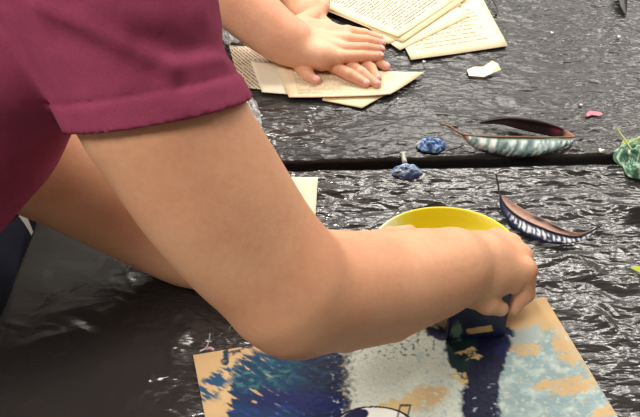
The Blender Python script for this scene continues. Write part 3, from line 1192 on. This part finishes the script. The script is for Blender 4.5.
# =================================================================== the painter (nearest, maroon polo)
skin1 = mat_skin('skin', (224, 172, 136), (212, 152, 118))
maroon = mat_cloth('maroon pique', (152, 66, 95))
denim = mat_cloth('dark denim', (22, 24, 36), 900)

RS = A(100, -30, .420, 102)              # right shoulder
up_arm = [RS, A(150, 99, .447, 73), A(171, 130, .455, 73), A(212, 193, .475, 71), A(252, 246, .495, 64.5), A(292, 286, .508, 58.5)]
fore = [A(292, 286, .508, 58.5), A(314, 293, .525, 56), A(345, 290, .552, 54), A(385, 286, .588, 49), A(428, 275, .628, 45), A(452, 268, .645, 38)]
el_tip = [A(285, 297, .508, 49), A(295, 310, .514, 42)]
body = limb([(p, r + (.0030 if i else 0)) for i, (p, r) in enumerate(up_arm)], .004) + limb(fore, .004) + limb(el_tip, .02, 2)
# ridge of the ulna along the underside
body += chain([A(306, 331, .498, 22), A(345, 330, .532, 22), A(392, 320, .580, 22), A(440, 302, .632, 16)], .0025)
body += chain([A(330, 262, .535, 30), A(372, 262, .575, 26), A(420, 256, .62, 22)], .015)
# fist
W = A(455, 263, .648, 33)
k_idx, k_mid, k_rng, k_pky = A(523, 270, .668, 13.5), A(519, 256, .688, 13), A(509, 246, .704, 13), A(496, 240, .716, 12)
body += chain([W, A(482, 262, .668, 29), A(506, 262, .682, 19)], .012)
body += [(W[0], k[0], .024 * S, k[1], .010) for k in (k_idx, k_mid, k_rng, k_pky)]
body += chain([A(456, 272, .648, 24), A(482, 275, .662, 23), A(508, 277, .672, 18)], .012)
body += chain([k_idx, A(523, 292, .680, 11.5), A(511, 305, .686, 10), A(500, 308, .688, 9)], .003)
body += chain([k_mid, A(522, 281, .705, 11.5), A(512, 297, .715, 10), A(500, 300, .712, 9)], .004)
body += chain([k_rng, A(513, 272, .722, 11), A(503, 288, .73, 10), A(492, 292, .726, 9)], .004)
body += chain([k_pky, A(501, 266, .732, 10), A(493, 280, .738, 9), A(485, 284, .734, 8)], .004)
# thumb along the lower side
body += chain([A(458, 277, .646, 21), A(471, 292, .652, 15), A(487, 303, .660, 11), A(500, 308, .668, 8.5)], .006)
# left arm
LS = A(-85, 100, .600, 82)
lup = [LS, A(10, 140, .635, 66), A(70, 172, .665, 57), A(130, 207, .700, 51), A(185, 238, .730, 46), A(205, 246, .735, 42)]
lfo = [A(205, 246, .735, 42), A(245, 258, .742, 40), A(285, 268, .745, 33), A(318, 268, .748, 27)]
body += limb(lup, .004) + limb(lfo, .004)
LW = lfo[-1]
lk = [A(356, 258, .745, 10), A(358, 266, .738, 10), A(357, 274, .733, 10), A(352, 282, .728, 9.5)]
body += [(LW[0], k[0], .020 * S, k[1], .008) for k in lk]
body += chain([lk[0], A(378, 252, .748, 9), A(393, 250, .753, 8), A(403, 256, .757, 7)], .003)
body += chain([lk[1], A(382, 262, .740, 9), A(399, 262, .746, 8), A(408, 268, .752, 7)], .003)
body += chain([lk[2], A(381, 272, .735, 9), A(397, 274, .74, 8), A(405, 280, .746, 7)], .003)
body += chain([lk[3], A(372, 283, .728, 8.5), A(386, 286, .734, 7.5), A(394, 291, .74, 6.5)], .003)
body += chain([A(328, 256, .745, 17), A(356, 245, .742, 12), A(390, 237, .745, 10), A(409, 233, .752, 8.5)], .005)
# trunk, neck, head
rs, ls = RS[0], LS[0]
midp = (rs + ls) / 2
hip = np.array([-.66, .34, TZ + .07])
ax_u = (midp - hip) / np.linalg.norm(midp - hip)
ax_r = (rs - ls) / np.linalg.norm(rs - ls)
ax_f = np.cross(ax_u, ax_r)
trunk = [(rs - ax_r * .07 - ax_u * .02 + ax_f * .01, ls + ax_r * .05 - ax_u * .03, .070, .078, .03),
         (rs - ax_r * .135 - ax_u * .10 + ax_f * .03, hip + ax_r * .05 + ax_f * .02, .080, .10, .04), (ls + ax_r * .09 - ax_u * .12, hip - ax_r * .07, .088, .10, .04)]
neckb = midp + ax_u * .03
hd = midp + ax_u * .20 + ax_f * .02
body_head = [(neckb, hd - ax_u * .03, .058, .055, .02), (hd - ax_u * .03 + ax_f * .012, hd + ax_u * .045, .070, .082, .02),
             (hd - ax_u * .05 + ax_f * .045, hd - ax_u * .035 + ax_f * .055, .042, .040, .02),
             (hd + ax_f * .085 + ax_u * .01, hd + ax_f * .102 - ax_u * .022, .008, .012, .006),
             (hd + ax_r * .078 + ax_u * .015, hd + ax_r * .080 - ax_u * .025, .014, .010, .004),
             (hd - ax_r * .078 + ax_u * .015, hd - ax_r * .080 - ax_u * .025, .014, .010, .004)]
for sx in (-1, 1):
    body_head.append((hd + ax_r * .032 * sx + ax_f * .074 + ax_u * .02, hd + ax_r * .034 * sx + ax_f * .074 + ax_u * .02, .012, .012, .003))
body_head.append((hd - ax_r * .022 + ax_f * .083 - ax_u * .045, hd + ax_r * .022 + ax_f * .083 - ax_u * .045, .007, .007, .004))
full = body + trunk + body_head
lo, hi = bounds(full)
hx = D(430, 270, .62)[0]
X = axis(lo[0], hi[0], .0014, .0026, [(hx, hi[0])])
Y = axis(lo[1], hi[1], .0016, .0030, [(D(500, 290, .66)[1] - .03, D(500, 240, .73)[1] + .03)])
Z = axis(lo[2], hi[2], .0016, .0028, [(TZ, TZ + .13)])
fb = field(full, X, Y, Z)
painter = link('person', surface(fb, X, Y, Z), skin1)
smooth_mod(painter, 2)
recenter(painter)
tag(painter, 'person in maroon polo leaning over the board, bare arm bent, scraping paint', 'person')

# shirt: wraps the trunk and both upper arms, cut at the sleeve hems
def hemplane(p0, p1, tilt):
    """plane through two photo points, nearly edge-on; returns point, normal towards the hand"""
    n = np.cross(p0[0] - EYE, p1[0] - EYE)
    n /= np.linalg.norm(n)
    n = n + FW * tilt
    n /= np.linalg.norm(n)
    return (p0[0] + p1[0]) / 2, n


hp, hn = hemplane((D(72, 127, .45),), (D(243, 100, .45),), .12)
if hn @ (up_arm[-1][0] - RS[0]) < 0:
    hn = -hn
lp, ln = hemplane((D(76, 124, .66),), (D(30, 196, .66),), .1)
if ln @ (lup[-1][0] - LS[0]) < 0:
    ln = -ln


def grow(ch, g, k):
    return [(a, b, ra + g, rb + g, k) for a, b, ra, rb, _ in ch]


sl_r = grow(chain(up_arm[:4]), .0085, .012)
sl_l = grow(chain(lup[:4]), .0075, .012)
sl_l += chain([A(-60, 150, .61, 66), A(10, 175, .648, 40)], .03)
tr = grow(trunk, .012, .03)
sh = sl_r + sl_l + tr
lo, hi = bounds(sh)
hi = np.minimum(hi, np.array([hp[0] + .12, hi[1], hi[2]]))
X, Y, Z = (axis(lo[i], hi[i], .0024, .0024, []) for i in range(3))
fr = field(sl_r, X, Y, Z)
fl_ = field(sl_l, X, Y, Z)
ft = field(tr, X, Y, Z)
G = (X[:, None, None], Y[None, :, None], Z[None, None, :])


def pd(p, n):
    return ((G[0] - p[0]) * n[0] + (G[1] - p[1]) * n[1] + (G[2] - p[2]) * n[2]).astype(np.float32)


arm_r = field(chain(up_arm[:5]), X, Y, Z)
arm_l = field(chain(lup[:5]), X, Y, Z)


def sleeve(f, p, n, arm, band):
    s = pd(p, n)
    f = np.maximum(f, s)
    inner = np.minimum(.0010 - arm, s + .016)
    return np.maximum(f, inner), s


fr, s_r = sleeve(fr, hp, hn, arm_r, .021)
fl_, s_l = sleeve(fl_, lp, ln, arm_l, .020)


def smin(a, b, k):
    h = np.clip(.5 + .5 * (b - a) / k, 0, 1)
    return b + (a - b) * h - k * h * (1 - h)


# cloth folds running from the underarm up to the shoulder and pulled over the sleeve
fd = np.zeros(fr.shape, np.float32)


fbase = smin(smin(np.minimum(fr, 1), np.minimum(ft, 1), .005), np.minimum(fl_, 1), .008)


def on_cloth(x, y):
    d = ray(x, y)
    for t in np.arange(.25, .9, .0012):
        q = EYE + d * t
        k = [int(np.searchsorted(ax, q[i])) for i, ax in enumerate((X, Y, Z))]
        if all(0 <= k[i] < n for i, n in enumerate(fbase.shape)) and fbase[tuple(k)] < 0:
            return q
    return EYE + d * .45


def crease(pts, depth, wid):
    """a fold lying along the cloth through the given photo points"""
    global fd
    P = [on_cloth(*p) for p in pts]
    m = None
    for a, b in zip(P[:-1], P[1:]):
        d = capd(G, a, b, 0, 0).astype(np.float32)
        m = d if m is None else np.minimum(m, d)
    fd += depth * np.exp(-(m / wid) ** 2).astype(np.float32)


crease([(40, 4), (80, 22), (125, 45), (172, 68)], .0042, .0065)
crease([(60, 36), (110, 58), (150, 76)], -.0028, .009)
crease([(172, 68), (205, 61), (236, 57)], .003, .006)
crease([(140, 40), (185, 52), (225, 46)], -.0026, .009)
crease([(100, 4), (150, 18), (200, 14)], .0022, .010)
crease([(2, 28), (30, 72), (58, 108)], -.0015, .010)
fs = fbase - fd
# turned hem and its stitched groove
near_r = (field(grow(chain(up_arm[:4]), .03, .0), X, Y, Z) < 0)
fs = fs + (near_r & (fr < ft + .004)) * (.0019 * np.exp(-((s_r + .0215) / .0016) ** 2) - .0008 * (s_r > -.0215)).astype(np.float32)
near_r = (field(grow(chain(up_arm[:4]), .03, .0), X, Y, Z) < 0)
# nothing of the shirt beyond the hems
beyond = np.where(near_r, s_r, -1)
fs = np.maximum(fs, np.where(beyond > 0, beyond, -1))
# open neck
nk = capd(G, neckb - ax_u * .0, neckb + ax_u * .2, .064, .064).astype(np.float32)
fs = np.maximum(fs, -nk)
shirt = link('polo_shirt', surface(fs, X, Y, Z), maroon)
smooth_mod(shirt, 2)
child(shirt, painter)
# hair
hair_m = mat_plain('dark hair', (40, 28, 22), .55, .2, 200, .4)
hp_ = [(hd + ax_u * .03 - ax_f * .012, hd + ax_u * .062 - ax_f * .004, .080, .082, .01), (hd - ax_f * .03 - ax_u * .03, hd - ax_f * .02 + ax_u * .04, .068, .08, .01)]
lo, hi = bounds(hp_)
X, Y, Z = (axis(lo[i], hi[i], .004, .004, []) for i in range(3))
G = (X[:, None, None], Y[None, :, None], Z[None, None, :])
fh = np.maximum(field(hp_, X, Y, Z), -capd(G, hd + ax_f * .10 + ax_u * .03, hd + ax_f * .10 - ax_u * .12, .062, .08).astype(np.float32))
child(link('hair', surface(fh, X, Y, Z), hair_m), painter)


def trousers(hip, ax_r, foot_shift, mat, parent, shoe_m, waist=None):
    pr = []
    shoes = []
    for s in (-1, 1):
        h = hip + ax_r * .09 * s
        ft = np.array([h[0], h[1], .07]) + np.array(foot_shift) * 1.0 + np.array([0, -.06 * s, 0])
        kn = (h + ft) / 2 + np.array([.02, .01, .0])
        pr += [(h, kn, .105, .078, .03), (kn, ft, .078, .062, .03)]
        shoes.append((ft + np.array([-.02, 0, -.03]), ft + np.array([.14, .05, -.038]), .04, .032, 0))
    pr.append((hip + ax_r * .07, hip - ax_r * .07, .125, .125, .04))
    if waist is not None:
        pr.append((waist + ax_r * .05, hip, .10, .12, .04))
        pr.append((waist - ax_r * .05, hip, .10, .12, .04))
    lo, hi = bounds(pr)
    X, Y, Z = (axis(lo[i], hi[i], .007, .007, []) for i in range(3))
    o = child(link('trousers', surface(field(pr, X, Y, Z), X, Y, Z), mat), parent)
    for sp in shoes:
        lo, hi = bounds([sp])
        X, Y, Z = (axis(lo[i], hi[i], .006, .006, []) for i in range(3))
        G = Z[None, None, :]
        child(link('shoe', surface(np.maximum(field([sp], X, Y, Z), (.003 - G)), X, Y, Z), shoe_m), parent)


shoe_m = mat_plain('dark shoe', (40, 40, 44), .6)
trousers(np.array([XL - .125, .46, TZ - .04]), np.array([.1, -.99, 0]), (.0, .0, 0), denim, painter, shoe_m, hip + np.array([-.01, .02, -.02]))

# =================================================================== the second person: two forearms and stacked hands
skin2 = mat_skin('lighter skin', (228, 178, 146), (216, 152, 122))
b2 = []
# right arm and hand (on top)
e_r = C(176, -52, .16, 27)
ra = [e_r, C(225, -10, .12, 29), C(252, 14, .092, 28), C(276, 34, .066, 25), C(292, 43, .052, 23)]
b2 += limb(ra, .004)
wr = C(296, 44, .050, 22)
K = [C(347, 32, .043, 6.6), C(348, 40, .044, 7.0), C(345, 49, .043, 7.0), C(338, 57, .040, 6.6)]
b2 += [(wr[0], k[0], .026, k[1], .008) for k in K]
b2 += chain([C(300, 52, .044, 16), C(322, 57, .040, 13), C(338, 58, .038, 7)], .008)
b2 += chain([C(302, 34, .046, 17), C(325, 34, .044, 13), C(344, 36, .042, 8)], .008)
tips_r = []
for k, m_, t_ in zip(K, [(364, 34, .040, 5.2), (367, 41, .041, 5.6), (366, 48.5, .040, 5.8), (362, 56.5, .036, 5.6)],
                     [(379, 38.5, .030, 4.0), (381, 44, .031, 4.6), (380, 50, .030, 4.7), (379.5, 56.5, .028, 4.5)]):
    m2, t2 = C(*m_), C(*t_)
    b2 += chain([k, m2, t2], .0025)
    tips_r.append((m2[0], t2[0], t2[1]))
th = [C(300, 28, .050, 13), C(314, 17, .048, 8.5), C(322, 8, .045, 7), C(325, 2, .042, 5.5)]
b2 += chain(th, .005)
# left arm and hand (below)
e_l = C(262, -112, .15, 23)
la = [e_l, C(282, -45, .085, 22), C(298, -8, .050, 20), C(308, 18, .034, 18)]
b2 += limb(la, .004)
wl = la[-1]
KL = [C(333, 66, .021, 6.5), C(344, 61, .022, 6.6), C(354, 57, .021, 6.3), C(364, 54, .020, 5.8)]
b2 += [(wl[0], k[0], .024, k[1], .007) for k in KL]
tips_l = []
for k, m_, t_ in zip(KL, [(350, 75, .020, 6.0), (362, 73, .020, 5.6), (371, 68, .019, 5.2), (376, 61, .017, 4.8)],
                     [(366, 84, .013, 4.3), (377, 84.5, .013, 4.2), (378, 78.5, .014, 3.9), (386, 67, .013, 4.2)]):
    m2, t2 = C(*m_), C(*t_)
    b2 += chain([k, m2, t2], .0022)
    tips_l.append((m2[0], t2[0], t2[1]))
b2 += chain([C(306, 50, .026, 12), C(302, 66, .021, 8), C(308, 75, .018, 6.2), C(316, 80.5, .015, 4.8)], .004)
tips_l.append((C(308, 75, .018, 6)[0], C(316, 80.5, .015, 4.8)[0], C(316, 80.5, .015, 4.8)[1]))
# upper arms, trunk, head out of the photo
r2 = np.array([-.55, 1.10, TZ + .44])
l2 = np.array([-.50, 1.50, TZ + .44])
up2 = chain([(e_r[0], e_r[1]), (r2, .055)], .012) + chain([(e_l[0], e_l[1]), (l2, .055)], .012)
m2 = (r2 + l2) / 2
hip2 = np.array([-.72, 1.28, TZ + .02])
u2 = (m2 - hip2) / np.linalg.norm(m2 - hip2)
x2 = (r2 - l2) / np.linalg.norm(r2 - l2)
f2 = np.cross(u2, x2)
tk2 = [(r2 - x2 * .05 - u2 * .03, l2 + x2 * .05 - u2 * .03, .07, .07, .03), (r2 - x2 * .09 - u2 * .12, hip2 + x2 * .08, .09, .10, .04), (l2 + x2 * .09 - u2 * .12, hip2 - x2 * .08, .09, .10, .04)]
hd2 = m2 + u2 * .21 + f2 * .02
hdp = [(m2 + u2 * .02, hd2 - u2 * .03, .05, .05, .02), (hd2 - u2 * .03 + f2 * .012, hd2 + u2 * .045, .068, .08, .02), (hd2 - u2 * .05 + f2 * .045, hd2 - u2 * .035 + f2 * .055, .040, .038, .02),
       (hd2 + f2 * .083 + u2 * .01, hd2 + f2 * .1 - u2 * .022, .008, .011, .006),
       (hd2 + x2 * .076 + u2 * .015, hd2 + x2 * .078 - u2 * .025, .014, .010, .004), (hd2 - x2 * .076 + u2 * .015, hd2 - x2 * .078 - u2 * .025, .014, .010, .004),
       (hd2 - x2 * .02 + f2 * .081 - u2 * .045, hd2 + x2 * .02 + f2 * .081 - u2 * .045, .007, .007, .004)]
full2 = b2 + up2 + tk2 + hdp
lo, hi = bounds(full2)
X = axis(lo[0], hi[0], .0013, .004, [(T(290, 60)[0], hi[0])])
Y = axis(lo[1], hi[1], .0014, .004, [(lo[1], T(330, 0)[1])])
Z = axis(lo[2], hi[2], .0013, .004, [(TZ - .01, TZ + .08)])
p2 = link('person', surface(field(full2, X, Y, Z), X, Y, Z), skin2)
smooth_mod(p2, 1)
recenter(p2)
tag(p2, 'person at the far table pressing two stacked bare hands onto book pages', 'person')
# nails
nail_m = mat_plain('fingernail', (232, 168, 158), .3, .05, 80)
for (mm, tt_, r) in tips_r + tips_l:
    d = (tt_ - mm) / np.linalg.norm(tt_ - mm)
    upv = np.array([0, -.25, 1.0])
    sx = np.cross(d, upv)
    sx /= np.linalg.norm(sx)
    nz = np.cross(sx, d)
    V, Fc = [], []
    nn, ns = 9, 9
    for i in range(nn):
        for j in range(ns):
            a = (i / (nn - 1) - .5) * 2
            b = (j / (ns - 1) - .5) * 2
            ang = b * .85
            rr = r * 1.04
            l = r * (.25 + a * .72 * math.sqrt(max(0, 1 - .35 * b * b)))
            fall = .0 if l < 0 else (1 - math.sqrt(max(0.02, 1 - min(.98, (l / rr) ** 2))))
            V.append(tt_ + d * l + (sx * math.sin(ang) + nz * math.cos(ang)) * rr * (1 - fall))
    Fc = grid_faces(nn, ns)
    n_ = link('fingernail', mesh(V, Fc), nail_m)
    n_.modifiers.new('thick', 'SOLIDIFY').thickness = .0007
    child(n_, p2)
grey = mat_cloth('grey cotton', (96, 100, 112))
shp = grow(tk2, .012, .03) + grow(up2[1:2], .010, .02) + grow(up2[:1], 0, 0)[:0] + [((r2 * .55 + e_r[0] * .45), r2, .066, .07, .02), ((l2 * .55 + e_l[0] * .45), l2, .066, .07, .02)]
shp = [s for s in shp if not (s[0] is e_l[0])]
lo, hi = bounds(shp)
X, Y, Z = (axis(lo[i], hi[i], .006, .006, []) for i in range(3))
child(link('shirt', surface(field(shp, X, Y, Z), X, Y, Z), grey), p2)
hp_ = [(hd2 + u2 * .03 - f2 * .012, hd2 + u2 * .062 - f2 * .004, .080, .082, .01), (hd2 - f2 * .03 - u2 * .05, hd2 - f2 * .02 + u2 * .04, .07, .08, .01)]
lo, hi = bounds(hp_)
X, Y, Z = (axis(lo[i], hi[i], .005, .005, []) for i in range(3))
G = (X[:, None, None], Y[None, :, None], Z[None, None, :])
child(link('hair', surface(np.maximum(field(hp_, X, Y, Z), -capd(G, hd2 + f2 * .10 + u2 * .03, hd2 + f2 * .10 - u2 * .12, .062, .08).astype(np.float32)), X, Y, Z), hair_m), p2)
trousers(hip2, x2, (-.02, 0, 0), denim, p2, shoe_m)

# =================================================================== light
w = bpy.data.worlds.new('room')
scene.world = w
w.use_nodes = True
bg = w.node_tree.nodes['Background']
bg.inputs['Color'].default_value = (1.0, 0.97, 0.94, 1)
bg.inputs['Strength'].default_value = 2.0


def area(name, loc, target, sx, sy, power, col):
    L = bpy.data.lights.new(name, 'AREA')
    L.shape = 'RECTANGLE'
    L.size, L.size_y = sx, sy
    L.energy = power
    L.color = col
    o = bpy.data.objects.new(name, L)
    COL.objects.link(o)
    o.location = loc
    o.rotation_euler = (Vector(target) - Vector(loc)).to_track_quat('-Z', 'Y').to_euler()
    return o


warm, cool = (1, .95, .87), (.93, .97, 1)
for x, y, pw in [(.7, 1.9, 34), (.7, 3.2, 40), (2.4, 1.9, 36), (2.4, 3.2, 36), (-1.1, -.2, 44)]:  # the last one is an added fill to brighten the painter's arm
    area('ceiling_or_fill_lamp', (x, y, RZ - .03), (x, y, 0), 1.2, .6, pw, warm)
area('ceiling_spot', (-.75, 2.7, 2.6), (.25, .65, TZ), .4, .4, 50, warm)

# =================================================================== camera
cam = bpy.data.cameras.new('camera')
cam.sensor_width = 36
cam.lens = 36 * F / 640
cam.clip_start = .01
co = bpy.data.objects.new('camera', cam)
COL.objects.link(co)
Mx = Matrix((RT, UP, -FW)).transposed().to_4x4()
Mx.translation = Vector(EYE)
co.matrix_world = Mx
scene.camera = co
vs = scene.view_settings
vs.view_transform = 'Standard'
vs.look = 'None'
vs.exposure = 0.06
vs.gamma = 1.0
vs.use_curve_mapping = False
scene.cycles.use_denoising = True
scene.cycles.max_bounces = 6
